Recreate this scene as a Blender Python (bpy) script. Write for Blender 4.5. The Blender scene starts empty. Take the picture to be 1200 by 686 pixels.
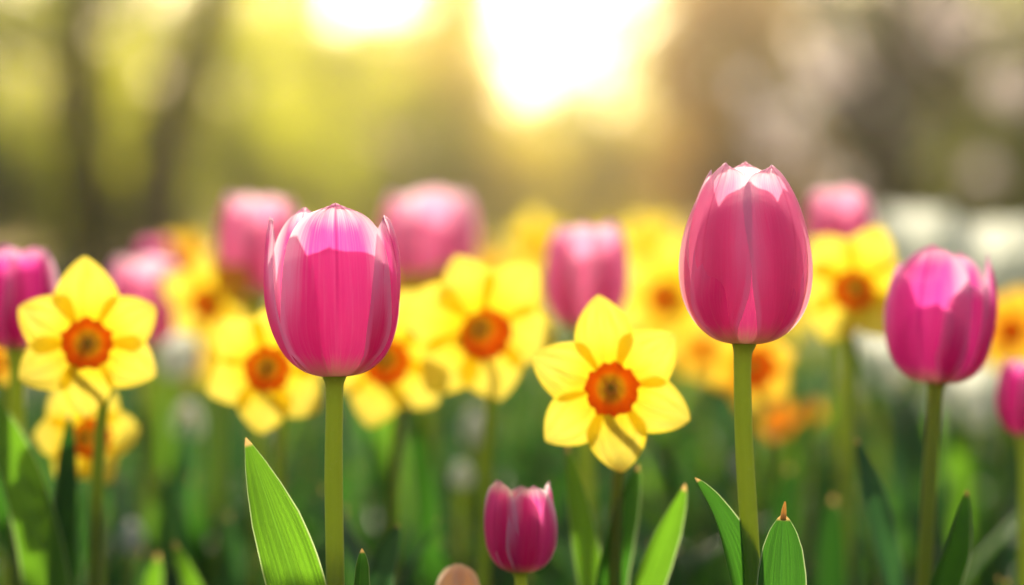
import bpy, math, random
import numpy as np
from mathutils import Vector, Matrix, noise

random.seed(7)
rng = np.random.default_rng(11)
R = math.radians
SC = bpy.context.scene
COL = SC.collection

# ------------------------------------------------------------------ camera
CAM_H = 0.40
FPX = 85.0 / 36.0 * 1200.0                 # focal length in photo pixels
PITCH = math.atan((343 - 300) / FPX)       # horizon a little above the middle
cam_d = bpy.data.cameras.new('camera')
cam = bpy.data.objects.new('camera', cam_d)
COL.objects.link(cam)
cam.location = (0, 0, CAM_H)
cam.rotation_euler = (R(90) - PITCH, 0, 0)
cam_d.lens = 85
cam_d.sensor_width = 36
cam_d.clip_start = 0.02
cam_d.clip_end = 600
cam_d.dof.use_dof = True
cam_d.dof.focus_distance = 0.905
cam_d.dof.aperture_fstop = 3.3
SC.camera = cam

# ------------------------------------------------------------------ sky and sun
SUN_EL, SUN_AZ = 20.0, 1.4                 # azimuth in degrees to the right of +Y
w = bpy.data.worlds.new('World')
SC.world = w
w.use_nodes = True
nt = w.node_tree
bg = nt.nodes['Background']
sky = nt.nodes.new('ShaderNodeTexSky')
sky.sky_type = 'NISHITA'
sky.sun_disc = False
sky.sun_elevation = R(SUN_EL)
sky.sun_rotation = R(SUN_AZ)
sky.dust_density = 3.0
sky.air_density = 1.0
nt.links.new(sky.outputs[0], bg.inputs[0])
bg.inputs[1].default_value = 0.075

sd = bpy.data.lights.new('sun', 'SUN')
sun = bpy.data.objects.new('sun', sd)
COL.objects.link(sun)
sd.energy = 5.0
sd.angle = R(1.4)
sd.color = (1.0, 0.87, 0.67)
sv = Vector((math.sin(R(SUN_AZ)) * math.cos(R(SUN_EL)), math.cos(R(SUN_AZ)) * math.cos(R(SUN_EL)), math.sin(R(SUN_EL))))
sun.rotation_euler = sv.to_track_quat('Z', 'Y').to_euler()

SC.view_settings.view_transform = 'Standard'
SC.view_settings.look = 'None'
SC.view_settings.exposure = 0.93
SC.view_settings.gamma = 1.0
SC.view_settings.use_curve_mapping = False

SC.render.engine = 'CYCLES'
cy = SC.cycles
try:
    cy.use_denoising = True
    cy.denoiser = 'OPENIMAGEDENOISE'
    cy.denoising_input_passes = 'RGB_ALBEDO_NORMAL'
except Exception:
    pass
cy.max_bounces = 8
cy.diffuse_bounces = 3
cy.glossy_bounces = 2
cy.transmission_bounces = 6
cy.volume_bounces = 0
cy.transparent_max_bounces = 6
cy.sample_clamp_indirect = 6.0
cy.sample_clamp_direct = 30.0
cy.use_adaptive_sampling = False

# ------------------------------------------------------------------ helpers
def P(px, py, d):
    """the point of the garden seen at photo pixel (px, py), d metres in front of the camera"""
    f = Vector((0, math.cos(PITCH), -math.sin(PITCH)))
    u = Vector((0, math.sin(PITCH), math.cos(PITCH)))
    r = Vector((1, 0, 0))
    return Vector((0, 0, CAM_H)) + d * (f + r * ((px - 600) / FPX) + u * ((343 - py) / FPX))

def mesh_obj(name, verts, faces, mat, parent=None, uvs=None, smooth=True, origin=None):
    me = bpy.data.meshes.new(name)
    v = np.asarray(verts, dtype=np.float64).reshape(-1, 3)
    if parent is not None:
        v = v - np.array(parent.location)
    elif origin is not None:
        v = v - np.array(origin)
    me.from_pydata(v.tolist(), [], faces)
    if smooth:
        me.polygons.foreach_set('use_smooth', [True] * len(me.polygons))
    if uvs is not None:
        ul = me.uv_layers.new(name='UVMap')
        li = np.zeros(len(me.loops), dtype=np.int32)
        me.loops.foreach_get('vertex_index', li)
        ul.data.foreach_set('uv', np.asarray(uvs, dtype=np.float32)[li].ravel())
    me.materials.append(mat)
    me.update()
    o = bpy.data.objects.new(name, me)
    COL.objects.link(o)
    if parent is not None:
        o.parent = parent
    elif origin is not None:
        o.location = origin
    return o

def quads_obj(name, V, mat, parent=None, origin=(0, 0, 0), col=None):
    """V (n,4,3): many leaf faces as ONE mesh; col (n,) a random value per leaf"""
    n = len(V)
    me = bpy.data.meshes.new(name)
    off = np.array(parent.location) if parent is not None else np.array(origin)
    me.vertices.add(n * 4)
    me.vertices.foreach_set('co', (V - off).astype(np.float32).ravel())
    me.loops.add(n * 4)
    me.loops.foreach_set('vertex_index', np.arange(n * 4, dtype=np.int32))
    me.polygons.add(n)
    me.polygons.foreach_set('loop_start', np.arange(0, n * 4, 4, dtype=np.int32))
    me.polygons.foreach_set('loop_total', np.full(n, 4, dtype=np.int32))
    ul = me.uv_layers.new(name='UVMap')
    c = rng.random(n) if col is None else col
    uv = np.stack([np.repeat(c, 4), np.tile([0, .5, 1, .5], n)], 1)
    ul.data.foreach_set('uv', uv.astype(np.float32).ravel())
    me.materials.append(mat)
    me.update(calc_edges=True)
    me.validate()
    o = bpy.data.objects.new(name, me)
    COL.objects.link(o)
    if parent is not None:
        o.parent = parent
    else:
        o.location = origin
    return o

def thing(name, label, cat, loc, group=None):
    o = bpy.data.objects.new(name, None)
    COL.objects.link(o)
    o.location = loc
    o.empty_display_size = 0.05
    o['label'] = label
    o['category'] = cat
    if group:
        o['group'] = group
    return o

def catmull(pts, n):
    pts = [Vector(p) for p in pts]
    P_ = [pts[0] * 2 - pts[1]] + pts + [pts[-1] * 2 - pts[-2]]
    seg = len(pts) - 1
    out = []
    for i in range(n):
        t = i / (n - 1) * seg
        k = min(int(t), seg - 1)
        f = t - k
        a, b, c, d = P_[k:k + 4]
        out.append(0.5 * ((2 * b) + (c - a) * f + (2 * a - 5 * b + 4 * c - d) * f * f + (3 * b - a - 3 * c + d) * f ** 3))
    return out

def tube(pts, radii, n=28, k=12, cap=True):
    sp = catmull(pts, n)
    verts, faces, uvs = [], [], []
    ref = Vector((0.3, 1, 0)).normalized()
    for i, p in enumerate(sp):
        t = (sp[min(i + 1, n - 1)] - sp[max(i - 1, 0)]).normalized()
        a = t.cross(ref)
        if a.length < 1e-3:
            a = t.cross(Vector((1, 0, 0)))
        a.normalize()
        b = t.cross(a).normalized()
        f = i / (n - 1)
        rr = np.interp(f, np.linspace(0, 1, len(radii)), radii)
        for j in range(k):
            an = 2 * math.pi * j / k
            verts.append(p + (a * math.cos(an) + b * math.sin(an)) * rr)
            uvs.append((j / k, f))
    for i in range(n - 1):
        for j in range(k):
            faces.append((i * k + j, i * k + (j + 1) % k, (i + 1) * k + (j + 1) % k, (i + 1) * k + j))
    if cap:
        faces.append(tuple(range(k))[::-1])
        faces.append(tuple((n - 1) * k + j for j in range(k)))
    return verts, faces, uvs

# ------------------------------------------------------------------ materials
class NT:
    def __init__(s, name):
        s.m = bpy.data.materials.new(name)
        s.m.use_nodes = True
        s.t = s.m.node_tree
        s.t.nodes.clear()
        s.out = s.t.nodes.new('ShaderNodeOutputMaterial')
    def n(s, typ, **kw):
        x = s.t.nodes.new(typ)
        for k, v in kw.items():
            setattr(x, k, v)
        return x
    def link(s, a, b):
        s.t.links.new(a, b)
    def setin(s, sock, v):
        if hasattr(v, 'is_linked') or isinstance(v, bpy.types.NodeSocket):
            s.link(v, sock)
        else:
            sock.default_value = v
    def math(s, op, a, b=0.0, clamp=False):
        x = s.n('ShaderNodeMath', operation=op)
        x.use_clamp = clamp
        s.setin(x.inputs[0], a)
        s.setin(x.inputs[1], b)
        return x.outputs[0]
    def smooth(s, v, a, b):
        x = s.n('ShaderNodeMapRange', interpolation_type='SMOOTHSTEP')
        s.setin(x.inputs[0], v)
        x.inputs[1].default_value = a
        x.inputs[2].default_value = b
        return x.outputs[0]
    def mix(s, f, a, b):
        x = s.n('ShaderNodeMix', data_type='RGBA')
        s.setin(x.inputs[0], f)
        for sock, v in ((x.inputs[6], a), (x.inputs[7], b)):
            if isinstance(v, tuple):
                v = v + (1.0,) if len(v) == 3 else v
            s.setin(sock, v)
        return x.outputs[2]
    def uv(s):
        x = s.n('ShaderNodeUVMap')
        sp = s.n('ShaderNodeSeparateXYZ')
        s.link(x.outputs[0], sp.inputs[0])
        return sp.outputs[0], sp.outputs[1]
    def vec(s, a, b, c=0.0):
        x = s.n('ShaderNodeCombineXYZ')
        s.setin(x.inputs[0], a); s.setin(x.inputs[1], b); s.setin(x.inputs[2], c)
        return x.outputs[0]
    def noise(s, vec, scale=1.0, detail=2.0, rough=0.5):
        x = s.n('ShaderNodeTexNoise')
        s.link(vec, x.inputs['Vector'])
        x.inputs['Scale'].default_value = scale
        x.inputs['Detail'].default_value = detail
        x.inputs['Roughness'].default_value = rough
        return x.outputs[0]
    def objrand(s):
        return s.n('ShaderNodeObjectInfo').outputs['Random']
    def gen(s):
        return s.n('ShaderNodeTexCoord').outputs['Object']
    def bump(s, h, strength, dist=0.001):
        x = s.n('ShaderNodeBump')
        x.inputs['Strength'].default_value = strength
        x.inputs['Distance'].default_value = dist
        s.link(h, x.inputs['Height'])
        return x.outputs[0]
    def finish(s, col, tcol=None, tfac=0.0, rough=0.5, spec=0.3, nrm=None, sheen=0.0, clear=0.0, ccol=(1, .5, .6, 1)):
        b = s.n('ShaderNodeBsdfPrincipled')
        s.setin(b.inputs['Base Color'], col if not isinstance(col, tuple) else col + (1.0,))
        s.setin(b.inputs['Roughness'], rough)
        b.inputs['Specular IOR Level'].default_value = spec
        b.inputs['Sheen Weight'].default_value = sheen
        if nrm is not None:
            s.link(nrm, b.inputs['Normal'])
        if tcol is None:
            s.link(b.outputs[0], s.out.inputs[0])
            return s.m
        t = s.n('ShaderNodeBsdfTranslucent')
        s.setin(t.inputs[0], tcol if not isinstance(tcol, tuple) else tcol + (1.0,))
        if nrm is not None:
            s.link(nrm, t.inputs['Normal'])
        mx = s.n('ShaderNodeMixShader')
        s.setin(mx.inputs[0], tfac)
        s.link(b.outputs[0], mx.inputs[1])
        s.link(t.outputs[0], mx.inputs[2])
        if clear:
            tr = s.n('ShaderNodeBsdfTransparent')
            tr.inputs[0].default_value = ccol
            m2 = s.n('ShaderNodeMixShader')
            m2.inputs[0].default_value = clear
            s.link(mx.outputs[0], m2.inputs[1])
            s.link(tr.outputs[0], m2.inputs[2])
            s.link(m2.outputs[0], s.out.inputs[0])
            return s.m
        s.link(mx.outputs[0], s.out.inputs[0])
        return s.m

def tulip_petal_mat(name, core, deep, pale, tcore, tpale, base=(.78, .78, .5), margin=1.0, line=1.0, ccol=(1, .5, .65, 1)):
    m = NT(name)
    U, V = m.uv()
    au = m.math('MULTIPLY', m.math('ABSOLUTE', m.math('SUBTRACT', U, 0.5)), 2.0)
    rnd = m.objrand()
    st = m.noise(m.vec(m.math('MULTIPLY', U, 46.0), m.math('MULTIPLY', V, 2.4), m.math('MULTIPLY', rnd, 31.0)), 1.0, 3.0, .6)
    fine = m.noise(m.vec(m.math('SUBTRACT', m.math('MULTIPLY', au, 62.0), m.math('MULTIPLY', V, 34.0)), m.math('MULTIPLY', m.math('ADD', V, au), 4.0), m.math('MULTIPLY', rnd, 17.0)), 1.0, 3.0, .65)
    big = m.noise(m.vec(m.math('MULTIPLY', U, 3.0), m.math('MULTIPLY', V, 3.0), m.math('MULTIPLY', rnd, 9.0)), 1.0, 2.0)
    e = m.math('ADD', au, m.math('MULTIPLY', m.math('SUBTRACT', st, .5), .24))
    e = m.math('ADD', e, m.math('MULTIPLY', m.math('SUBTRACT', big, .5), .25))
    mg = m.math('MULTIPLY', m.smooth(e, .44, .90), m.math('ADD', .06, m.math('MULTIPLY', m.smooth(V, .34, .74), .94)))  # pigmented pale margin, strengthened upward to imitate sun coming through the petal
    mg = m.math('MAXIMUM', mg, m.math('MULTIPLY', m.math('MULTIPLY', m.smooth(m.math('ADD', au, m.math('MULTIPLY', m.math('SUBTRACT', fine, .5), .14)), .80, .93), m.smooth(V, .06, .3)), .92))  # extra white rim band imitates light caught by the petal edges
    tp = m.smooth(m.math('ADD', V, m.math('MULTIPLY', m.math('SUBTRACT', st, .5), .14)), .86, 1.0)
    mk = m.math('MULTIPLY', m.math('MAXIMUM', mg, m.math('MULTIPLY', tp, .9)), margin, clamp=True)
    # deep core against paler flanks, fine lengthwise streaks
    dk = m.math('MULTIPLY', m.smooth(m.math('SUBTRACT', 1.0, e), .2, .9), m.smooth(m.math('SUBTRACT', 1.0, V), .2, .85))
    c = m.mix(dk, core, deep)
    c = m.mix(m.math('MULTIPLY', m.smooth(big, .42, .7), .35), c, deep)
    c = m.mix(m.math('MULTIPLY', m.smooth(st, .45, .8), .12), c, pale)
    c = m.mix(m.math('MULTIPLY', m.smooth(fine, .5, .85), .25), c, pale)
    c = m.mix(mk, c, pale)
    rib = m.math('MULTIPLY', m.smooth(m.math('SUBTRACT', 1.0, au), .955, .995), m.math('MULTIPLY', m.smooth(V, .35, .75), .6 * line))  # midrib line deepened high up, imitating the crease's darker transmitted light
    c = m.mix(rib, c, deep)
    riblo = m.math('MULTIPLY', m.smooth(m.math('SUBTRACT', 1.0, au), .95, .995), m.math('MULTIPLY', m.smooth(m.math('SUBTRACT', 1.0, V), .4, .8), .3 * line))
    c = m.mix(riblo, c, pale)
    bs = m.smooth(m.math('SUBTRACT', m.math('ADD', 1.0, m.math('MULTIPLY', m.math('SUBTRACT', st, .5), .14)), V), .68, .92)
    c = m.mix(bs, c, base)
    t = m.mix(mk, tcore, tpale)
    t = m.mix(m.math('MULTIPLY', m.smooth(st, .4, .85), .16), t, tpale)
    t = m.mix(rib, t, deep)
    t = m.mix(bs, t, (.6, .65, .25))
    nrm = m.bump(m.math('ADD', st, m.math('MULTIPLY', fine, .5)), .35, .0006)
    return m.finish(c, t, .62, .45, .3, nrm, .15, .115, ccol)

M = {}
M['tulip'] = tulip_petal_mat('pink tulip petal', (.70, .035, .31), (.52, .004, .18), (.95, .62, .76), (.94, .10, .46), (.99, .88, .94))
M['tulip_soft'] = tulip_petal_mat('rose tulip petal', (.84, .16, .40), (.72, .06, .27), (.95, .64, .74), (.99, .40, .62), (.99, .90, .94), margin=1.0, line=.7)
M['tulip_purple'] = tulip_petal_mat('purple pink tulip petal', (.50, .022, .32), (.30, .004, .17), (.88, .50, .70), (.85, .07, .44), (.96, .76, .88), margin=.8)
M['tulip_white'] = tulip_petal_mat('white tulip petal', (.80, .80, .76), (.70, .72, .62), (.86, .86, .84), (.75, .78, .68), (.85, .85, .8), margin=.5, line=.2, ccol=(1, 1, 1, 1))
M['tulip_peach'] = tulip_petal_mat('peach bud petal', (.94, .74, .54), (.93, .70, .50), (.95, .84, .7), (.99, .84, .62), (.99, .9, .78), base=(.6, .45, .2), margin=.8, line=.3, ccol=(1, .8, .6, 1))

def daff_petal_mat(name, core, edge, tc, te):
    m = NT(name)
    U, V = m.uv()
    au = m.math('MULTIPLY', m.math('ABSOLUTE', m.math('SUBTRACT', U, 0.5)), 2.0)
    rnd = m.objrand()
    st = m.noise(m.vec(m.math('MULTIPLY', U, 22.0), m.math('MULTIPLY', V, 2.0), m.math('MULTIPLY', rnd, 31.0)), 1.0, 3.0, .55)
    k = m.smooth(m.math('ADD', V, m.math('MULTIPLY', m.math('SUBTRACT', st, .5), .3)), .15, .75)
    c = m.mix(k, core, edge)
    c = m.mix(m.math('MULTIPLY', m.smooth(st, .48, .75), .5), c, core)
    t = m.mix(k, tc, te)
    t = m.mix(m.math('MULTIPLY', m.smooth(st, .46, .72), .75), t, tc)
    t = m.mix(m.math('MULTIPLY', m.smooth(au, .72, 1.0), .45), t, tc)
    nrm = m.bump(st, .9, .002)
    return m.finish(c, t, .55, .5, .25, nrm, .1, .10, (1, .9, .2, 1))
M['daff'] = daff_petal_mat('yellow daffodil petal', (.88, .52, .004), (.90, .66, .03), (.95, .74, .012), (.93, .78, .12))
M['daff_gold'] = daff_petal_mat('golden daffodil petal', (.82, .38, .01), (.86, .50, .02), (.92, .45, .01), (.96, .66, .06))
M['daff_orange'] = daff_petal_mat('orange daffodil petal', (.80, .24, .01), (.84, .34, .015), (.92, .28, .01), (.96, .42, .03))

m = NT('orange corona')
U, V = m.uv()
st = m.noise(m.vec(m.math('MULTIPLY', U, 60.0), m.math('MULTIPLY', V, 2.0), m.math('MULTIPLY', m.objrand(), 9.0)), 1.0, 2.0)
c = m.mix(m.smooth(V, .08, .38), (.50, .38, .04), (.92, .26, .012))
c = m.mix(m.smooth(V, .45, .85), c, (.90, .09, .006))
c = m.mix(m.math('MULTIPLY', m.smooth(st, .45, .8), .3), c, (.6, .05, .004))
t = m.mix(m.smooth(V, .1, .5), (.5, .4, .05), (.98, .17, .008))
M['corona'] = m.finish(c, t, .55, .5, .25, m.bump(st, .5, .001))

m = NT('pollen')
st = m.noise(m.gen(), 900.0, 2.0)
M['pollen'] = m.finish(m.mix(st, (.55, .40, .05), (.75, .58, .12)), None, 0, .8, .1)

def stem_mat(name, a, b, tc):
    m = NT(name)
    U, V = m.uv()
    g = m.gen()
    s1 = m.noise(m.vec(m.math('MULTIPLY', U, 26.0), m.math('MULTIPLY', V, 5.0)), 1.0, 3.0)
    s2 = m.noise(g, 700.0, 2.0)
    c = m.mix(s1, a, b)
    c = m.mix(m.math('MULTIPLY', m.smooth(s2, .6, .8), .35), c, (.45, .42, .22))
    return m.finish(c, tc, .46, .45, .3, m.bump(m.math('ADD', s1, s2), .25, .0005), .3)
M['stem'] = stem_mat('tulip stem', (.22, .29, .05), (.34, .39, .08), (.60, .70, .10))
M['stem_daff'] = stem_mat('daffodil stem', (.2, .27, .04), (.28, .34, .06), (.4, .5, .05))

def leaf_mat(name, a, b, tc, tfac=.5, spec=.28, rough=.46, rim=(.5, .6, .3)):
    m = NT(name)
    U, V = m.uv()
    au = m.math('MULTIPLY', m.math('ABSOLUTE', m.math('SUBTRACT', U, 0.5)), 2.0)
    rnd = m.objrand()
    ln = m.noise(m.vec(m.math('MULTIPLY', U, 34.0), m.math('MULTIPLY', V, 1.6), m.math('MULTIPLY', rnd, 31.0)), 1.0, 3.0, .6)
    cell = m.noise(m.vec(m.math('MULTIPLY', U, 60.0), m.math('MULTIPLY', V, 90.0), m.math('MULTIPLY', rnd, 7.0)), 1.0, 2.0)
    c = m.mix(m.smooth(ln, .35, .65), a, b)
    c = m.mix(m.math('MULTIPLY', m.smooth(cell, .5, .75), .25), c, tuple(x * .6 for x in a))
    rb = m.smooth(m.math('SUBTRACT', 1.0, au), .93, .99)
    c = m.mix(m.math('MULTIPLY', rb, .5), c, tuple(min(1, x * 2.2) for x in b))
    t = m.mix(m.math('MULTIPLY', m.smooth(ln, .35, .65), .75), tc, tuple(x * .45 for x in tc))
    t = m.mix(m.math('MULTIPLY', m.smooth(cell, .5, .75), .3), t, tuple(x * .4 for x in tc))
    ed = m.smooth(au, .93, .985)
    c = m.mix(m.math('MULTIPLY', ed, .75), c, rim)
    t = m.mix(m.math('MULTIPLY', ed, .7), t, tuple(min(1, x * 1.5) for x in rim))
    tip = m.smooth(m.math('ADD', V, m.math('MULTIPLY', m.math('SUBTRACT', cell, .5), .01)), .972, .985)
    c = m.mix(tip, c, (.72, .46, .16))
    t = m.mix(tip, t, (.85, .55, .2))
    nrm = m.bump(m.math('ADD', ln, m.math('MULTIPLY', cell, .25)), .45, .0006)
    return m.finish(c, t, tfac, rough, spec, nrm)
M['leaf_bright'] = leaf_mat('bright tulip leaf', (.09, .20, .03), (.14, .27, .05), (.20, .48, .02), .5)
M['leaf'] = leaf_mat('tulip leaf', (.035, .11, .02), (.065, .16, .035), (.08, .29, .02), .43)
M['leaf_blue'] = leaf_mat('blue green leaf', (.03, .09, .05), (.05, .13, .075), (.06, .20, .04), .33, .4, .42, (.25, .35, .2))
M['leaf_dark'] = leaf_mat('dark strap leaf', (.018, .06, .018), (.035, .10, .03), (.04, .16, .015), .34, .3, .45, (.12, .2, .08))

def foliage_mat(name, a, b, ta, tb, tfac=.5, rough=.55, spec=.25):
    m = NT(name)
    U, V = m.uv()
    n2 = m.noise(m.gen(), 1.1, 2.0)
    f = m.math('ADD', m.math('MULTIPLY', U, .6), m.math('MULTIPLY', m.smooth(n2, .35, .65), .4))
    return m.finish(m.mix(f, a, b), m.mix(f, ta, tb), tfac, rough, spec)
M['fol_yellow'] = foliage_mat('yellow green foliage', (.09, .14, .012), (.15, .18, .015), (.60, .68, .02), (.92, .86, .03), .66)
M['fol_glow'] = foliage_mat('foliage tinted with sun glow', (.14, .14, .012), (.18, .17, .02), (.85, .66, .03), (.96, .78, .07), .66)  # gold of the sun glow painted into the leaf colours around the opening
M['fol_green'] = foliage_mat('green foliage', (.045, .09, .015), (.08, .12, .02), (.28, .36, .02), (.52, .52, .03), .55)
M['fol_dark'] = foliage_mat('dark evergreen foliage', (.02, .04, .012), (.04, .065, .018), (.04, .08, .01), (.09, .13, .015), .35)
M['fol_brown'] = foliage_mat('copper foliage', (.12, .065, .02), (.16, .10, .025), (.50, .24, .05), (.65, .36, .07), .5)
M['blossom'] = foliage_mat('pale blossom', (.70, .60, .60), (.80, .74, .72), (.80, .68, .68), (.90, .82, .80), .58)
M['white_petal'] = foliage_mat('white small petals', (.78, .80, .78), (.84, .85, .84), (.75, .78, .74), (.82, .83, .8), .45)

def bark_mat(name, a, b):
    m = NT(name)
    g = m.gen()
    mp = m.n('ShaderNodeMapping')
    mp.inputs['Scale'].default_value = (9, 9, 2)
    m.link(g, mp.inputs[0])
    n1 = m.noise(mp.outputs[0], 2.5, 5.0, .65)
    return m.finish(m.mix(n1, a, b), None, 0, .85, .1, m.bump(n1, .9, .02))
M['bark'] = bark_mat('dark bark', (.015, .010, .007), (.045, .028, .02))
M['bark_warm'] = bark_mat('brown bark', (.04, .020, .012), (.10, .052, .032))

# ------------------------------------------------------------------ the setting
def bedmask(x, y):
    return 1.0 if y < 3.6 else 0.0
m = NT('ground of soil and lawn')
g = m.gen()
sp = m.n('ShaderNodeSeparateXYZ')
m.link(g, sp.inputs[0])
n1 = m.noise(g, 18.0, 6.0, .65)
n2 = m.noise(g, .6, 3.0)
n3 = m.noise(g, 60.0, 4.0, .6)
soil = m.mix(n1, (.022, .014, .009), (.075, .05, .032))
lawn = m.mix(n3, (.045, .075, .015), (.10, .14, .03))
lawn = m.mix(m.smooth(n2, .4, .7), lawn, (.12, .13, .04))
edge = m.math('ADD', sp.outputs[1], m.math('MULTIPLY', m.math('SUBTRACT', n2, .5), .6))
M['ground'] = m.finish(m.mix(m.smooth(edge, 3.8, 4.0), soil, lawn), None, 0, .9, .15, m.bump(n1, .8, .02))
gv, gf = [], []
xs = [-110, -60, -30, -12, -6, -3, -1.5, -.75, 0, .75, 1.5, 3, 6, 12, 30, 60, 110]
ys = [-20, -8, -3, -1, 0, .5, 1, 1.5, 2, 2.5, 3, 3.5, 4, 5, 7, 10, 15, 22, 32, 50, 75, 110]
for y in ys:
    for x in xs:
        z = 0.0
        if 0 < y < 4 and abs(x) < 2:
            z = -0.012 * abs(noise.noise(Vector((x * 2, y * 2, 0))))
        gv.append((x, y, z))
nx = len(xs)
for j in range(len(ys) - 1):
    for i in range(nx - 1):
        a = j * nx + i
        gf.append((a, a + 1, a + nx + 1, a + nx))
go = mesh_obj('ground', gv, gf, M['ground'])
go['kind'] = 'structure'

# haze: the warm spring air between the trees
hz = NT('haze')
pv = hz.n('ShaderNodeVolumePrincipled')
pv.inputs['Color'].default_value = (1.0, .88, .62, 1)
pv.inputs['Density'].default_value = 0.0014
pv.inputs['Anisotropy'].default_value = 0.89
hz.link(pv.outputs[0], hz.out.inputs['Volume'])
hx, hy0, hy1, hzl, hzt = 112, -22, 112, -1.0, 14.0
hvs = [(x, y, z) for z in (hzl, hzt) for y in (hy0, hy1) for x in (-hx, hx)]
ho = mesh_obj('haze', hvs, [(0, 2, 3, 1), (4, 5, 7, 6), (0, 1, 5, 4), (2, 6, 7, 3), (0, 4, 6, 2), (1, 3, 7, 5)], hz.m, smooth=False)
ho['kind'] = 'stuff'
ho['label'] = 'warm sunlit haze in the garden air'

# ------------------------------------------------------------------ trees and shrubs
def leaf_quads(centres, size, flat=.0, asp=.55):
    n = len(centres)
    d = rng.normal(size=(n, 3)); d /= np.linalg.norm(d, axis=1, keepdims=True)
    e = rng.normal(size=(n, 3))
    e -= (e * d).sum(1, keepdims=True) * d
    e /= np.linalg.norm(e, axis=1, keepdims=True)
    s = size * rng.uniform(.6, 1.3, (n, 1))
    return np.stack([centres - d * s, centres + e * s * asp, centres + d * s, centres - e * s * asp], 1)

def lobe_points(lobes, n):
    """leaf positions gathered into clumps through the volume of the lobes"""
    vol = np.array([l[1][0] * l[1][1] * l[1][2] for l in lobes]) ** .75
    vol /= vol.sum()
    out = []
    for (c, r), f in zip(lobes, vol):
        k = max(12, int(n * f))
        nc = max(4, k // 26)
        q = rng.normal(size=(nc, 3)); q /= np.linalg.norm(q, axis=1, keepdims=True)
        q *= rng.uniform(.15, 1.0, (nc, 1)) ** .45
        cl = np.array(c) + q * np.array(r)
        idx = rng.integers(0, nc, k)
        out.append(cl[idx] + rng.normal(size=(k, 3)) * (min(r) * .13 + .05))
    p = np.concatenate(out)
    p[:, 2] = np.maximum(p[:, 2], 0.05)
    return p

def tree(name, label, cat, group, path, radii, lobes, n, mat, size, bark='bark', limbs=6, asp=.55):
    base = Vector((path[0][0], path[0][1], 0))
    t = thing(name, label, cat, base, group)
    v, f, u = tube(path, radii, 20, 10)
    mesh_obj('trunk', v, f, M[bark], t, u)
    sp_ = catmull(path, 20)
    ls = sorted(lobes, key=lambda l: -l[1][0])[:limbs]
    for c, r in ls:
        c = Vector(c)
        k = min(range(4, 20), key=lambda i: abs(sp_[i].z - (c.z - r[2] * .8)) + .2 * (sp_[i] - c).length)
        a = sp_[k]
        mid = a.lerp(c, .5) + Vector((random.uniform(-.1, .1), random.uniform(-.1, .1), -.12)) * (c - a).length
        rr = radii[-1] + (radii[0] - radii[-1]) * (1 - k / 19)
        v, f, u = tube([a, mid, c], [rr * .6, rr * .35, rr * .1], 10, 7)
        mesh_obj('limb', v, f, M[bark], t, u)
    quads_obj('crown', leaf_quads(lobe_points(lobes, n), size, asp=asp), M[mat], t)
    return t

def PX(px, d):
    return (px - 600) / FPX * d
def PZ(py, d):
    return CAM_H + (300 - py) / FPX * d

def lob(px, py, d, rx, rz=None, ry=None):
    rz = rz or rx * .8
    ry = ry or rx * .9
    return ((PX(px, d), d + random.uniform(-.4, .4), PZ(py, d)), (rx, ry, rz))

# two dark trunks at the left
d = 14.0
tree('slender_tree', 'slim dark tree at the far left with a nearly straight trunk', 'tree', 'garden trees behind the flowers',
     [(PX(125, d), d, 0), (PX(118, d), d, .35), (PX(103, d), d, .95), (PX(92, d), d, 1.45), (PX(102, d), d, 2.1), (PX(120, d), d + .3, 3.2), (PX(110, d), d + .3, 4.4)],
     [.17, .15, .13, .12, .11, .07, .03],
     [((PX(80, d), d, 4.3), (1.3, 1.2, 1.1)), ((PX(-60, d), d + .4, 3.3), (1.1, 1, .8)), ((PX(20, d), d - .3, 2.3), (.55, .6, .3)),
      ((PX(-20, d), d + .2, 1.75), (.4, .5, .28)), ((PX(220, d), d + .3, 3.6), (1, 1, .6))], 3200, 'fol_green', .055)
d = 16.0
tree('curved_tree', 'dark tree trunk sweeping up to the right, left of the pink tulip', 'tree', 'garden trees behind the flowers',
     [(PX(178, d), d, 0), (PX(186, d), d, .45), (PX(192, d), d, 1.0), (PX(212, d), d, 1.55), (PX(252, d), d, 2.1), (PX(300, d), d + .2, 2.9), (PX(330, d), d + .3, 4.2)],
     [.21, .17, .15, .14, .13, .08, .04],
     [((PX(330, d), d + .3, 4.7), (1.4, 1.3, 1.0)), ((PX(230, d), d, 3.9), (1, 1, .8)), ((PX(330, d), d + .3, 2.6), (.6, .6, .35)),
      ((PX(190, d), d - .3, 2.75), (.6, .6, .35))], 3000, 'fol_yellow', .06, 'bark_warm')

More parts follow.
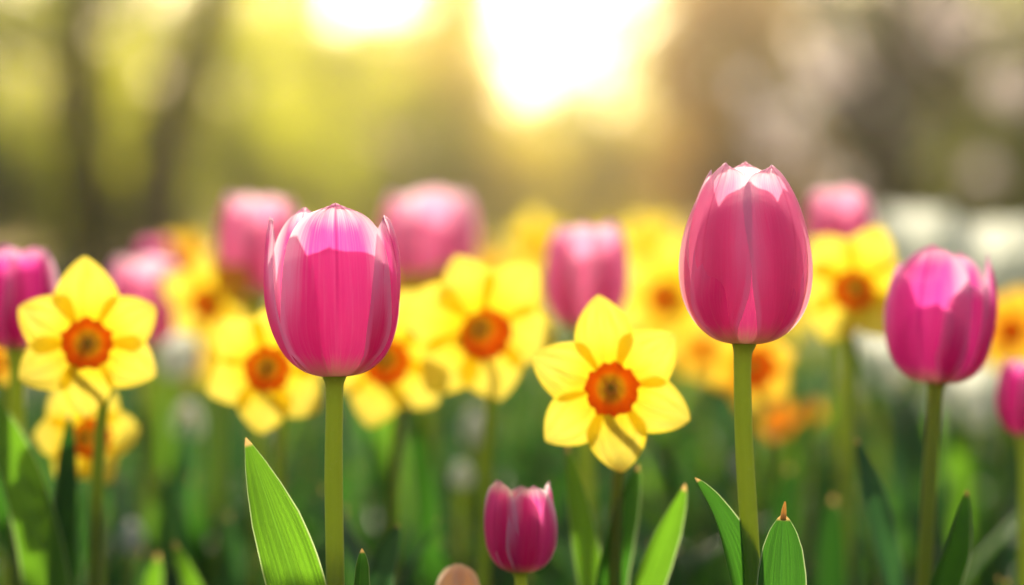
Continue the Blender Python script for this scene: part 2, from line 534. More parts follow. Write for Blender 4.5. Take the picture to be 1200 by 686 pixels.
# sunlit young trees and shrubs across the back
back = [
 # px, distance, lobes [(px,py,rx,rz)], material, leaves, leaf size, label
 (60, 21, [(50, 170, .75, .6), (20, 240, .8, .5), (130, 90, .6, .5), (60, 210, .6, .4), (10, 110, .4, .3)], 'fol_yellow', 3600, .06, 'bushy yellow green shrub behind the straight slim trunk'),
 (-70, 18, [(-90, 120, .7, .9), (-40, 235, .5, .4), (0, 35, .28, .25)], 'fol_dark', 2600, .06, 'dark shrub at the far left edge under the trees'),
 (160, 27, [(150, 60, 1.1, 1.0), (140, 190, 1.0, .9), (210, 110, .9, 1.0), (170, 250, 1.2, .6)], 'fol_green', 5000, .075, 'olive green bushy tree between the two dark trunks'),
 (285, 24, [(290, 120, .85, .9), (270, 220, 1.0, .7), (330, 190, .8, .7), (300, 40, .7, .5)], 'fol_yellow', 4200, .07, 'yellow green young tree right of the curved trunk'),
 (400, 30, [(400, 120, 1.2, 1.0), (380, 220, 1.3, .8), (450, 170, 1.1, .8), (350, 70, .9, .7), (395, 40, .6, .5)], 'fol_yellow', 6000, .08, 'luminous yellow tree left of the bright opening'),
 (505, 40, [(470, 90, .9, .6), (540, 60, .9, .9), (500, 120, 1.3, .6), (545, -20, .7, .8), (400, 90, .8, .5)], 'fol_glow', 3000, .09, 'tall tree with sun glow in its leaf colour between the luminous tree and the bright opening'),
 (520, 33, [(520, 170, 1.2, .9), (500, 245, 1.6, .7), (570, 210, 1.2, .7), (530, 110, .8, .6), (535, 40, .45, .7), (525, -40, .5, .8)], 'fol_glow', 5200, .085, 'bushy tree with sun glow in its leaf colour just under the bright opening'),
 (700, 36, [(650, 215, 1.3, .7), (720, 225, 1.4, .7), (790, 170, 1.2, 1.1), (600, 205, 1.2, .7), (680, 180, 1.1, .5)], 'fol_glow', 3600, .09, 'low thicket with sun glow in its leaf colour below the sun opening'),
 (668, 42, [(640, 20, 1.2, .7), (700, 60, 1.3, .7), (620, 80, 1.0, .6), (740, 10, 1.1, .8), (680, -40, 1.4, .8)], 'fol_glow', 800, .10, 'thin leafed tree added to soften the edge of the bright sky opening'),  # sparse crown added to soften and widen the glow of the gap
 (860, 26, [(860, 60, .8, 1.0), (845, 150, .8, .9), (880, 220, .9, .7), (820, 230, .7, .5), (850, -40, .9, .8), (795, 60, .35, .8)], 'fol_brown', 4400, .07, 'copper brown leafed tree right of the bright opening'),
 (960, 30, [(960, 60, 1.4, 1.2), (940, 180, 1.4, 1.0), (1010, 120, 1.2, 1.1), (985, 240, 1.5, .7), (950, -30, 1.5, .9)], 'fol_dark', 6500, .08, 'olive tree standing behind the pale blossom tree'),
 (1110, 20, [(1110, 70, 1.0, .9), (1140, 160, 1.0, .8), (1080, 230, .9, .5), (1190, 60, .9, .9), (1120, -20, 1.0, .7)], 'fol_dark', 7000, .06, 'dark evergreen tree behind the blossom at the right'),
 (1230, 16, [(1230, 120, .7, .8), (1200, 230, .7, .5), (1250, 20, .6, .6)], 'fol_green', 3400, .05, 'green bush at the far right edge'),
]
for px, d, lb, mat, n, sz, lab in back:
    x = PX(px, d)
    lobes = [lob(a, b, d, rx, rz) for a, b, rx, rz in lb]
    top = max(l[0][2] for l in lobes)
    tree('shrub' if ('shrub' in lab or 'bush ' in lab + ' ' or 'thicket' in lab) else 'leafy_tree', lab, 'shrub' if ('shrub' in lab or 'bush ' in lab or 'thicket' in lab) else 'tree', 'shrubs and small trees behind the flowers',
         [(x, d, 0), (x + .05, d, top * .35), (x - .05, d, top * .7), (x, d, top)], [.09, .07, .05, .025], lobes, int(n * (.68 if mat == 'fol_yellow' else 1)), mat, sz, 'bark', 5)

# the far wood that closes the garden: each tree its own
far = []
k = 0
for i in range(17):
    px = -260 + i * 105 + random.uniform(-25, 25)
    d = random.uniform(44, 56)
    if 585 < px < 755:
        topz = PZ(random.uniform(95, 125), d)
    else:
        topz = random.uniform(5.9, 6.9)
    x = PX(px, d)
    lobes = []
    for j in range(7):
        zc = random.uniform(.6, max(.8, topz - .6))
        rr = min(random.uniform(1.0, 1.7), max(.7, topz * .42))
        lobes.append(((x + random.uniform(-1.3, 1.3), d + random.uniform(-1, 1), min(zc, topz - rr * .5)), (rr, rr, rr * .8)))
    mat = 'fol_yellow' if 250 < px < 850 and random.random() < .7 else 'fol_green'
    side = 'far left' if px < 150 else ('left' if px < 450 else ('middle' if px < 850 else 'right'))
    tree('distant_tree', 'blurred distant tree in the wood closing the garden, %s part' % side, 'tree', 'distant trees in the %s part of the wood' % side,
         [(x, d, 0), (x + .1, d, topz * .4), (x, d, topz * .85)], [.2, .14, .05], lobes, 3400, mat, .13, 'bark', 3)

# blossom tree at the right
d = 10.5
base = Vector((PX(1040, d), d, 0))
t = thing('blossom_tree', 'tree with large pale mauve blossoms on bare dark branches', 'tree', base)
trunk = [base, (PX(1045, d), d, .6), (PX(1030, d), d, 1.2), (PX(1045, d), d, 2.0), (PX(1020, d), d, 3.0)]
v, f, u = tube(trunk, [.07, .06, .05, .04, .015], 16, 9)
mesh_obj('trunk', v, f, M['bark'], t, u)
bl = []
spots = [(985, 70, 60), (1020, 122, 16), (906, 152, 46), (940, 195, 10), (1100, 32, 50), (1168, 108, 40),
         (1140, 205, 14), (985, 222, 10), (1185, 20, 14), (1060, -30, 24), (960, -40, 24), (1150, -70, 26), (885, 95, 8)]
for px, py, n in spots:
    c = Vector((PX(px, d), d + random.uniform(-.5, .5), PZ(py, d)))
    a = Vector(trunk[random.choice((1, 2, 2, 3))])
    mid = a.lerp(c, .55) + Vector((0, 0, -.1))
    v, f, u = tube([a, mid, c], [.022, .014, .006], 10, 6)
    mesh_obj('limb', v, f, M['bark'], t, u)
    rad = .02 + .0007 * n
    bl.append(np.array(c) + rng.normal(size=(n * 2, 3)) * rad * np.array([1, .5, 1]))
bl.append(np.array([PX(1020, d), d, 3.0]) + rng.normal(size=(60, 3)) * np.array([.8, .6, .3]))
quads_obj('blossom', leaf_quads(np.concatenate(bl), .028, asp=.7), M['blossom'], t)

# lawn grass beyond the bed
n = 26000
gx = rng.uniform(-3.2, 3.2, n); gy = rng.uniform(3.9, 11, n)
h = rng.uniform(.04, .10, n); lean = rng.normal(size=(n, 2)) * .03
an = rng.uniform(0, math.pi, n); wv = np.stack([np.cos(an), np.sin(an), np.zeros(n)], 1) * .004
b = np.stack([gx, gy, np.zeros(n)], 1)
tp = b + np.stack([lean[:, 0], lean[:, 1], h], 1)
V4 = np.stack([b - wv, b + wv, tp + wv * .2, tp - wv * .2], 1)
gr = quads_obj('grass', V4, M['fol_green'], None, (0, 4, 0))
gr['kind'] = 'stuff'
gr['label'] = 'sunlit lawn grass beyond the flower bed'

# ------------------------------------------------------------------ flower parts
def leaf_part(parent, pts, hw, mat='leaf', fold=.35, side=None, n=34, k=9, wave=.0, prof='tulip', nib=False, wpos=None, name='leaf', twist=0.0):
    """strap leaf along pts from the ground up to the tip; hw = greatest half width in metres"""
    sp_ = catmull(pts, n)
    verts, faces, uvs = [], [], []
    for i, p in enumerate(sp_):
        v = i / (n - 1)
        t = (sp_[min(i + 1, n - 1)] - sp_[max(i - 1, 0)]).normalized()
        s = Vector(side) if side is not None else Vector((1, 0, 0))
        s = (s - t * s.dot(t)).normalized()
        nn = s.cross(t).normalized()
        if twist:
            rot = Matrix.Rotation(twist * v, 3, t)
            s = rot @ s; nn = rot @ nn
        if wpos is not None:
            ww = hw * float(np.interp(v, [a for a, b in wpos], [b for a, b in wpos]))
        elif prof == 'tulip':
            ww = hw * (min(1, .45 + 1.3 * v)) * (max(0, 1 - v ** 2.6)) ** .75
        else:
            ww = hw * (.8 + .2 * math.sin(v * 2)) * (max(0, 1 - v ** 7)) ** .6
        if i == n - 1:
            ww = max(ww * .2, .0002)
        for j in range(k):
            u = j / (k - 1) * 2 - 1
            dz = fold * ww * (abs(u) ** 1.4) + wave * ww * math.sin(v * 17 + (2 if u > 0 else 0)) * u * u
            verts.append(p + s * (u * ww) + nn * dz)
            uvs.append((j / (k - 1), v))
    for i in range(n - 1):
        for j in range(k - 1):
            a = i * k + j
            faces.append((a, a + 1, a + k + 1, a + k))
    o = mesh_obj(name, verts, faces, M[mat], parent, uvs)
    if nib:
        tip = sp_[-1]
        d0 = (sp_[-1] - sp_[-3]).normalized()
        v_, f_, u_ = tube([tip - d0 * .002, tip + d0 * .0012 + Vector((.0002, 0, 0)), tip + d0 * .0045 + Vector((.0005, 0, 0))], [.0012, .0010, .0003], 10, 8)
        mesh_obj('leaf_tip', v_, f_, M['pollen_tip'], o if False else parent, u_)
    return o
m = NT('dry leaf tip')
st = m.noise(m.gen(), 500.0, 2.0)
M['pollen_tip'] = m.finish(m.mix(st, (.7, .42, .10), (.85, .58, .22)), (.95, .65, .25), .5, .6, .2)

def tulip_petal(parent, B, axis, Hh, Rr, az, layer, ln, topk, wk, mat, seed, hi, belly=1.0, curl=0.0, roll=0.0, basew=.8, vm=.5):
    ns, nu = (54, 35) if hi else (22, 13)
    a = R(az)
    X = Vector((1, 0, 0)); Y = Vector((0, 1, 0))
    q = Vector((0, 0, 1)).rotation_difference(axis)
    out = q @ (Vector((math.sin(a), -math.cos(a), 0)))
    sd_ = q @ (Vector((math.cos(a), math.sin(a), 0)))
    Rl = Rr * (1 - .055 * layer) * belly
    p0 = (.10 * Rr, 0.0); p1 = (1.14 * Rl, -.015 * Hh); p2 = (1.25 * Rl, .64 * Hh * ln); p3 = (topk * Rr, Hh * ln)
    verts, faces, uvs = [], [], []
    rs = random.Random(seed)
    ph = [rs.uniform(0, 6.28) for _ in range(6)]
    for i in range(ns):
        s = i / (ns - 1)
        t = 1 - (1 - s) ** 1.55 if s > 0 else 0
        t = min(t, 1)
        c0, c1, c2, c3 = (1 - t) ** 3, 3 * t * (1 - t) ** 2, 3 * t * t * (1 - t), t ** 3
        r = c0 * p0[0] + c1 * p1[0] + c2 * p2[0] + c3 * p3[0]
        z = c0 * p0[1] + c1 * p1[1] + c2 * p2[1] + c3 * p3[1]
        v = t
        if v < vm:
            k_ = v / vm
            shp = .22 + .78 * (k_ * k_ * (3 - 2 * k_)) ** basew
        else:
            shp = max(0.0, 1 - ((v - vm) / (1 - vm)) ** 2.9) ** .47
        shp = max(shp, .012)
        W = wk * Rl * shp
        W *= 1 + .035 * math.sin(v * 9 + ph[0]) * (v > .3)
        rho = max(r * 1.06, .16 * Rr)
        rho = max(rho, Rr * .5 * min(1, v * 3))
        lim = R(66)
        if W / rho > lim:
            W_ang = lim
            rho2 = W / lim
        else:
            rho2 = rho
        for j in range(nu):
            u = j / (nu - 1) * 2 - 1
            th = u * W / rho2
            lx = rho2 * math.sin(th)
            dep = rho2 * (1 - math.cos(th)) * (1 - .14 * abs(u) ** 3)
            # wavy rim, midrib groove, soft undulation
            und = (.018 * math.sin(5 * v + 3.1 * u + ph[1]) + .010 * math.sin(11 * v - 5 * u + ph[2])) * Rr * (.25 + v)
            und += .03 * Rr * abs(u) ** 4 * math.sin(8 * v + ph[3] + (1.3 if u > 0 else 0)) * min(1, v * 1.5)
            rib = -.022 * Rr * math.exp(-(u / .07) ** 2) * (v > .05) * min(1, v * 3) * (1 - .5 * v)
            cr = curl * Rr * (max(0, v - .82) / .18) ** 2
            zz = z + .012 * Hh * math.sin(23 * u + ph[4]) * (v > .9) * (v - .9) * 10 * (1 - abs(u))
            zz -= .02 * Hh * (u * u) * (v)  # rim slightly lower than the rib
            if v > .95:
                zz += .006 * Hh * max(0, 1 - abs(u) * 2.2)
            rr_ = r - dep + und + rib + cr
            p = B + out * rr_ + sd_ * (lx + roll * Rr * v * v) + axis * zz
            verts.append(p)
            uvs.append((j / (nu - 1), v))
    for i in range(ns - 1):
        for j in range(nu - 1):
            a_ = i * nu + j
            faces.append((a_, a_ + 1, a_ + nu + 1, a_ + nu))
    return mesh_obj('petal', verts, faces, M[mat], parent, uvs)

GENERIC = [(0, 0, 1.0, .62, .92), (122, 0, .97, .62, .92), (-118, 0, .99, .62, .92), (60, 1, .97, .55, .9), (-58, 1, .98, .55, .9), (180, 1, 1.0, .58, .9)]

def tulip(label, px, pyb, pyt, wpx, d, petals=None, mat='tulip', hi=False, rot=0.0, lean=(0, 0), stem=None, stem_r=.0039, group='pink tulips in bloom', leaves=2, topk=None, name='tulip', lmat=None, yz=0, ground_dx=0.0, cat='tulip'):
    B = P(px, pyb, d)
    s = d / FPX
    Hh = (pyb - pyt) * s
    Rr = wpx * .5 * s
    axis = Vector((lean[0], lean[1], 1)).normalized()
    if stem is None:
        stem = [(px + ground_dx * .4, pyb + 120)]
    low = P(stem[-1][0], stem[-1][1], d)
    pts = [P(a, b, d) for a, b in stem]
    g0 = Vector((low.x + (low.x - B.x) * .5 + random.uniform(-.004, .004), low.y + random.uniform(-.01, .015), -0.003))
    t = thing(name, label, cat, (g0.x, g0.y, 0), group)
    path = [B + axis * .0012] + pts + [low.lerp(g0, .5) + Vector((0.002, 0, 0)), g0]
    v, f, u = tube(path, [stem_r * 1.45, stem_r * 1.0, stem_r * .93, stem_r * .95] + [stem_r] * 8 + [stem_r * 1.2], 44 if hi else 22, 18 if hi else 9)
    mesh_obj('stem', v, f, M['stem'], t, u)
    pl = petals or [(a + rot + random.uniform(-6, 6), l, ln * random.uniform(.95, 1.02), (topk if topk is not None else tk) * random.uniform(.85, 1.1), wk) for a, l, ln, tk, wk in GENERIC]
    for i, pt in enumerate(pl):
        a, l, ln, tk, wk = pt[:5]
        extra = pt[5] if len(pt) > 5 else {}
        extra = dict(extra); pm = extra.pop('mat', mat)
        tulip_petal(t, B, axis, Hh, Rr, a, l, ln, tk, wk, pm, int(px * 7 + i), hi, **extra)
    for i in range(leaves):
        an = random.uniform(0, 6.28)
        o = Vector((math.cos(an), math.sin(an) * .8 + .25, 0))
        hh = random.uniform(.20, .27) if d < 1.3 else random.uniform(.24, .33)
        if d < 1.1:
            hh = random.uniform(.17, .24)
        reach = random.uniform(.04, .08)
        leaf_part(t, [g0 + o * .006, g0 + o * reach * .35 + Vector((0, 0, hh * .4)), g0 + o * reach * .75 + Vector((0, 0, hh * .78)), g0 + o * reach * 1.15 + Vector((0, 0, hh))],
                  random.uniform(.013, .019), lmat or random.choice(['leaf', 'leaf_blue', 'leaf', 'leaf_bright']), .4, (-o.y, o.x, 0), 22, 7, .12)
    return t

# --- daffodil
def daffodil(label, px, py, rpx, d, phase=90, yaw=0, pit=0, mat='daff', hi=False, cor=.30, cupd=.95, bend=.0, jit=6, turn=True, stem_dx=0, group='yellow daffodils in bloom', leaves=3, wk=.40, name='daffodil', n_pet=6, fwd=.1, stem_y=None, petal_over=None):
    C = P(px, py, d)
    if not petal_over and turn:
        yaw += random.uniform(-20, 20); pit += random.uniform(-14, 10)
    s = d / FPX
    Rf = rpx * s
    rc = Rf * cor
    # facing direction: towards the camera, turned by yaw and pitch
    nn = Vector((math.sin(R(yaw)), -math.cos(R(yaw)) * math.cos(R(pit)), math.sin(R(pit)))).normalized()
    ex = Vector((0, 0, 1)).cross(nn).normalized()
    ex = -ex if ex.x < 0 else ex
    ey = ex.cross(nn).normalized()
    ey = -ey if ey.z < 0 else ey
    gx = C.x + stem_dx * s
    g0 = Vector((gx + random.uniform(-.01, .01), C.y + .02 + random.uniform(0, .02), -.003))
    t = thing(name, label, 'daffodil', (g0.x, g0.y, 0), group)
    # stem and neck
    back = C - nn * (Rf * .42)
    top = C - nn * (Rf * .85) + Vector((stem_dx * s * .4, 0, -.12 * Rf))
    low1 = Vector((C.x + stem_dx * s * .7 + .1 * Rf, top.y + .004, C.z - Rf * 1.15))
    side_ = .5 * Rf * (1 if yaw >= 0 else -1)
    v, f, u = tube([C - nn * .002, back, top, top + Vector((side_ * .8, .004, -.38 * Rf)), low1, low1.lerp(g0, .35), low1.lerp(g0, .7), g0], [.0022, .0022, .0026, .0018, .0018, .0022, .0028, .0032, .0034, .0036, .004], 34, 10)
    mesh_obj('stem', v, f, M['stem_daff'], t, u)
    ns, nu = (30, 19) if hi else (16, 11)
    for k in range(n_pet):
        lay = k % 2
        ang = R(phase + 60 * k + random.uniform(-jit, jit))
        L = Rf * random.uniform(.93, 1.04)
        wk_ = wk * random.uniform(.92, 1.08)
        cv = random.uniform(-.12, .10) + fwd
        tw = random.uniform(-.28, .28)
        if petal_over and k in petal_over:
            po = petal_over[k]
            ang = R(po.get('ang', math.degrees(ang))); L = Rf * po.get('L', L / Rf); wk_ = po.get('w', wk_); cv = po.get('cv', cv); tw = po.get('tw', tw)
        dr = ex * math.cos(ang) + ey * math.sin(ang)
        ds = -ex * math.sin(ang) + ey * math.cos(ang)
        ph = [random.uniform(0, 6.28) for _ in range(3)]
        verts, faces, uvs = [], [], []
        for i in range(ns):
            v_ = i / (ns - 1)
            v_ = 1 - (1 - v_) ** 1.3
            r0 = max(.06 * Rf, .2 * rc)
            rad = r0 + (L - r0) * v_
            if v_ < .5:
                q = v_ / .5
                shp = .22 + .78 * q * q * (3 - 2 * q)
            else:
                qq = (v_ - .5) / .5
                shp = max(0, 1 - qq ** 2.0) ** .78 * (1 - .16 * qq)
            W = wk_ * Rf * max(shp, .01) * (1 + .03 * math.sin(9 * v_ + ph[0]))
            for j in range(nu):
                u_ = j / (nu - 1) * 2 - 1
                h = -.05 * Rf * (1 - lay) + cv * Rf * v_ * v_ + .16 * W * (u_ * u_) * (1 if lay else .6)
                h += tw * W * u_ * v_
                h += -.05 * Rf * math.exp(-((abs(u_) - .5) / .12) ** 2) * v_ * (1 - v_) * 2 - .075 * Rf * math.exp(-(u_ / .22) ** 2) * (1 - v_) * 1.0
                h += .012 * Rf * math.sin(7 * v_ + 3 * u_ + ph[1]) + .02 * Rf * abs(u_) ** 3 * math.sin(8 * v_ + ph[2])
                verts.append(C + dr * rad + ds * (u_ * W) + nn * h)
                uvs.append((j / (nu - 1), v_))
        for i in range(ns - 1):
            for j in range(nu - 1):
                a_ = i * nu + j
                faces.append((a_, a_ + 1, a_ + nu + 1, a_ + nu))
        mesh_obj('petal', verts, faces, M[mat], t, uvs)
    # corona: a short frilled cup
    na, nr = (96, 16) if hi else (48, 9)
    verts, faces, uvs = [], [], []
    ph = random.uniform(0, 6)
    for i in range(nr):
        v_ = i / (nr - 1)
        if v_ < .3:
            rr = rc * (.10 + .50 * (v_ / .3)); hh = .03 * rc + .06 * rc * (v_ / .3)
        else:
            q = (v_ - .3) / .7
            rr = rc * (.60 + .28 * math.sin(q * 1.5) + .14 * q * q); hh = rc * (.09 + cupd * q)
        for j in range(na):
            a_ = 2 * math.pi * j / na
            fr = (max(0, v_ - .45) / .55) ** 1.6
            dr_ = rr * (1 + fr * (.045 * math.sin(11 * a_ + ph) + .025 * math.sin(19 * a_ + 2 * ph) + .03 * math.sin(5 * a_)))
            hz_ = hh + fr * rc * (.07 * math.sin(13 * a_ + ph * 2) + .05 * math.sin(7 * a_))
            verts.append(C + ex * (dr_ * math.cos(a_)) + ey * (dr_ * math.sin(a_)) + nn * hz_)
            uvs.append((j / na, v_))
    for i in range(nr - 1):
        for j in range(na):
            faces.append((i * na + j, i * na + (j + 1) % na, (i + 1) * na + (j + 1) % na, (i + 1) * na + j))
    mesh_obj('corona', verts, faces, M['corona'], t, uvs)
    for q in range(6):
        a_ = q * math.pi / 3 + .3
        b0 = C + (ex * math.cos(a_) + ey * math.sin(a_)) * rc * .16 + nn * rc * .08
        b1 = C + (ex * math.cos(a_) + ey * math.sin(a_)) * rc * .24 + nn * rc * .34
        v, f, u = tube([b0, b0.lerp(b1, .5), b1], [.02 * rc, .05 * rc, .10 * rc, .09 * rc, .03 * rc], 8, 6)
        mesh_obj('stamen', v, f, M['pollen'], t, u)
    v, f, u = tube([C + nn * rc * .05, C + nn * rc * .3, C + nn * rc * .46], [.05 * rc, .045 * rc, .09 * rc], 8, 8)
    mesh_obj('pistil', v, f, M['stem_daff'], t, u)
    for i in range(leaves):
        an = random.uniform(0, 6.28)
        o = Vector((math.cos(an), math.sin(an) * .8 + .2, 0))
        hh = random.uniform(.22, .30) if d < 1.3 else random.uniform(.26, .35)
        if d < 1.05:
            hh = random.uniform(.2, .26)
        reach = random.uniform(.03, .09)
        b0 = g0 + o * .01
        leaf_part(t, [b0, b0 + o * reach * .25 + Vector((0, 0, hh * .4)), b0 + o * reach * .6 + Vector((0, 0, hh * .78)), b0 + o * reach * 1.2 + Vector((0, 0, hh))],
                  random.uniform(.006, .009), random.choice(['leaf_blue', 'leaf_dark', 'leaf', 'leaf_bright']), .35, (-o.y, o.x, 0), 20, 7, 0, 'strap', twist=random.uniform(-.8, .8))
    return t

# ------------------------------------------------------------------ the two tulips in focus
D0 = 0.92
T1 = tulip('open pink tulip in sharp focus, left of the middle, one broad petal facing the viewer', 392, 441, 241, 150, D0, [
    (7, 0, 1.0, .60, .97, dict(belly=1.03)),
    (78, 0, .93, .84, .80, dict(belly=.985, curl=-.02)),
    (-86, 0, .925, .95, .74, dict(belly=1.0, curl=.02)),
    (112, 1, .80, .80, .60),
    (-138, 1, .985, .74, .72),
    (176, 0, .955, .66, 1.22),
], 'tulip', True, stem=[(392, 470), (391, 560), (393, 686), (395, 800)], stem_r=.0035, leaves=0, lean=(-.004, 0))
b1 = T1.location
leaf_part(T1, [P(400, 1400, D0), P(396, 1050, D0), P(378, 820, D0), P(347, 690, D0 - .004), P(318, 600, D0 - .004), P(288, 513, D0)], .0110, 'leaf_bright', .22, (1, .35, 0), 60, 15, .12,
          wpos=[(0, .3), (.5, 1.1), (.66, 1.0), (.78, .88), (.86, .66), (.93, .38), (.97, .18), (1, .05)])
leaf_part(T1, [P(402, 1400, D0), P(412, 1050, D0), P(422, 800, D0), P(421, 700, D0), P(424, 643, D0)], .0042, 'leaf', .5, (1, .6, 0), 40, 11, .1,
          wpos=[(0, .8), (.6, 1.3), (.8, .85), (.9, .72), (.96, .45), (1, .06)])

T2 = tulip('tall pink tulip in sharp focus at the right, two front petals meeting', 872, 403, 191, 150, D0, [
    (-49, 0, .985, .46, .86, dict(belly=.99, basew=1.1, vm=.54)),
    (46, 0, .975, .48, .86, dict(belly=1.03, basew=1.1, vm=.54)),
    (-1, 1, .83, .50, 1.16, dict(belly=.99, mat='tulip_purple')),  # same petal, darker material to imitate shade in the wedge
    (178, 0, 1.0, .30, .85),
    (110, 1, .93, .56, .8),
    (-112, 1, .95, .58, .8),
], 'tulip_soft', True, stem=[(870, 430), (872, 520), (878, 620), (882, 700), (886, 800)], stem_r=.0036, leaves=0, lean=(.012, 0))
leaf_part(T2, [P(880, 1400, D0), P(884, 1000, D0), P(876, 780, D0), P(862, 680, D0 - .003), P(840, 610, D0 - .002), P(814, 560, D0)], .0085, 'leaf', .75, (1, .9, 0), 60, 13, .1,
          wpos=[(0, .6), (.5, 1.2), (.72, .9), (.82, .66), (.9, .48), (.95, .3), (.98, .16), (1, .05)])
leaf_part(T2, [P(896, 1400, D0 - .02), P(905, 1000, D0 - .02), P(912, 790, D0 - .02), P(915, 690, D0 - .02), P(918, 602, D0 - .015)], .0094, 'leaf', .28, (1, 0, 0), 60, 17, .05,
          nib=True, wpos=[(0, .5), (.45, 1.15), (.7, 1.05), (.80, .96), (.88, .80), (.94, .55), (.98, .26), (1, .08)])

# ------------------------------------------------------------------ the other tulips
T3 = tulip('magenta tulip near the right edge with a leaf rising beside its stem', 1098, 449, 289, 122, 1.03, [
    (-32, 0, 1.0, .46, 1.0, dict(belly=1.03)), (78, 0, .95, .88, .80), (34, 1, .72, .8, .8), (140, 1, .95, .70, .75), (-115, 0, .86, .8, .8), (-165, 1, .80, .7, .8)],
    'tulip_purple', True, stem=[(1096, 470), (1090, 560), (1083, 686), (1078, 800)], stem_r=.0034, leaves=0, lean=(.03, 0))
leaf_part(T3, [P(1075, 1350, 1.02), P(1078, 950, 1.02), P(1085, 770, 1.02), P(1098, 686, 1.01), P(1116, 630, 1.0), P(1133, 574, 1.0)], .0085, 'leaf', .55, (1, .7, 0), 44, 11, .1,
          wpos=[(0, .6), (.5, 1.2), (.74, 1), (.84, .8), (.92, .5), (.97, .22), (1, .05)])
leaf_part(T3, [P(1068, 1350, 1.07), P(1060, 950, 1.07), P(1052, 740, 1.07), P(1035, 640, 1.07), P(1018, 570, 1.07), P(1003, 514, 1.07)], .0060, 'leaf_blue', .5, (1, .5, 0), 34, 9, .1,
          wpos=[(0, .6), (.5, 1.1), (.74, 1), (.84, .85), (.92, .55), (.97, .3), (1, .08)])
tulip('small low tulip with deep pink cup and pale frilled rim, below the front daffodil', 610, 671, 562, 80, 0.965, [
    (28, 0, .95, .78, .92, dict(belly=1.03)), (-48, 0, 1.0, .80, .86), (-8, 1, .92, .62, .8), (100, 1, .97, .85, .8), (-120, 1, .98, .8, .8), (178, 0, .90, .7, .9)],
    'tulip', True, stem=[(611, 700), (612, 800)], stem_r=.0026, leaves=1)
tulip('soft pink tulip just behind the left focused tulip, upper left of it', 303, 345, 225, 94, 1.42, rot=25, mat='tulip_soft', topk=.78)
tulip('blurred round pink tulip between the left focused tulip and the bright opening', 502, 338, 222, 106, 1.56, rot=10, mat='tulip_soft', topk=.85)
tulip('pale rimmed rose tulip above the front daffodil, in the middle', 686, 386, 260, 94, 1.27, rot=50, mat='tulip_soft', topk=.76)
tulip('purple pink tulip cut by the left edge of the picture', 20, 410, 285, 88, 1.11, rot=35, mat='tulip_purple', topk=.75)
tulip('pink tulip behind the left front daffodil, upper right of it', 172, 404, 300, 84, 1.46, rot=0, mat='tulip_soft', topk=.82)
tulip('pink tulip peeking above the daffodil right of the tall tulip', 983, 300, 220, 76, 1.42, rot=15, mat='tulip_soft', topk=.8)
tulip('deep magenta tulip cut by the right edge of the picture', 1203, 512, 418, 70, 1.14, rot=20, mat='tulip_purple', topk=.7)
tulip('faint small pink tulip far back at the left, over the golden daffodil', 182, 330, 280, 46, 1.75, rot=40, mat='tulip_purple', topk=.7)
# peach bud just peeping in at the bottom edge
tulip('closed round peach coloured bud at the bottom edge', 537, 735, 661, 68, 0.985, [
    (0, 0, 1.0, .10, 1.0), (120, 0, .99, .10, 1.0), (-120, 0, .99, .10, 1.0), (60, 1, .97, .08, 1.0), (-60, 1, .97, .08, 1.0), (180, 1, .97, .1, 1.0)],
    'tulip_peach', True, stem=[(538, 780), (539, 850)], stem_r=.003, leaves=0, group='buds', name='tulip_bud', cat='flower bud')

# white tulips, very soft, at the right and centre
wh = [(1072, 330, 240, 90, 2.2, 'white tulip head above the magenta tulip at the right'),
      (1165, 350, 256, 110, 2.0, 'big white tulip behind the right magenta tulip'),
      (1030, 465, 385, 66, 1.7, 'white tulip low beneath the daffodil right of the tall tulip'),
      (1134, 505, 420, 74, 1.65, 'white tulip low behind the stem of the magenta tulip'),
      (1190, 300, 262, 60, 2.5, 'white tulip far back at the right edge'),
      (208, 445, 385, 46, 1.6, 'white tulip low behind the left daffodils'),
      (1000, 330, 290, 46, 2.6, 'faint white tulip far back behind the right daffodil')]
for px, b_, t_, wp, d, lab in wh:
    tulip(lab, px, b_, t_, wp, d, rot=random.uniform(0, 60), mat='tulip_white', topk=.8, group='white tulips far back')

low = [(155, 650, 610, 30, 1.35, 'tiny pale round bud added as a light disc low between the leaves at the left'),
       (220, 515, 470, 36, 1.5, 'small whitish bud added as a light disc under the soft daffodils at the left'),
       (557, 520, 480, 32, 1.6, 'small whitish bud added as a light disc below the large yellow daffodil'),
       (541, 572, 540, 26, 1.4, 'tiny whitish bud added as a light disc low, right of the left focused stem'),
       (868, 560, 530, 22, 1.5, 'tiny whitish bud added as a light disc low beside the stem of the tall tulip')]
for px, b_, t_, wp, d, lab in low:  # buds added to give soft bright discs among the leaves
    tulip(lab, px, b_, t_, wp, d, rot=random.uniform(0, 60), mat='tulip_white', topk=.3, group='small whitish buds added as light discs low in the bed', leaves=1, name='tulip_bud', cat='flower bud', stem_r=.0026)

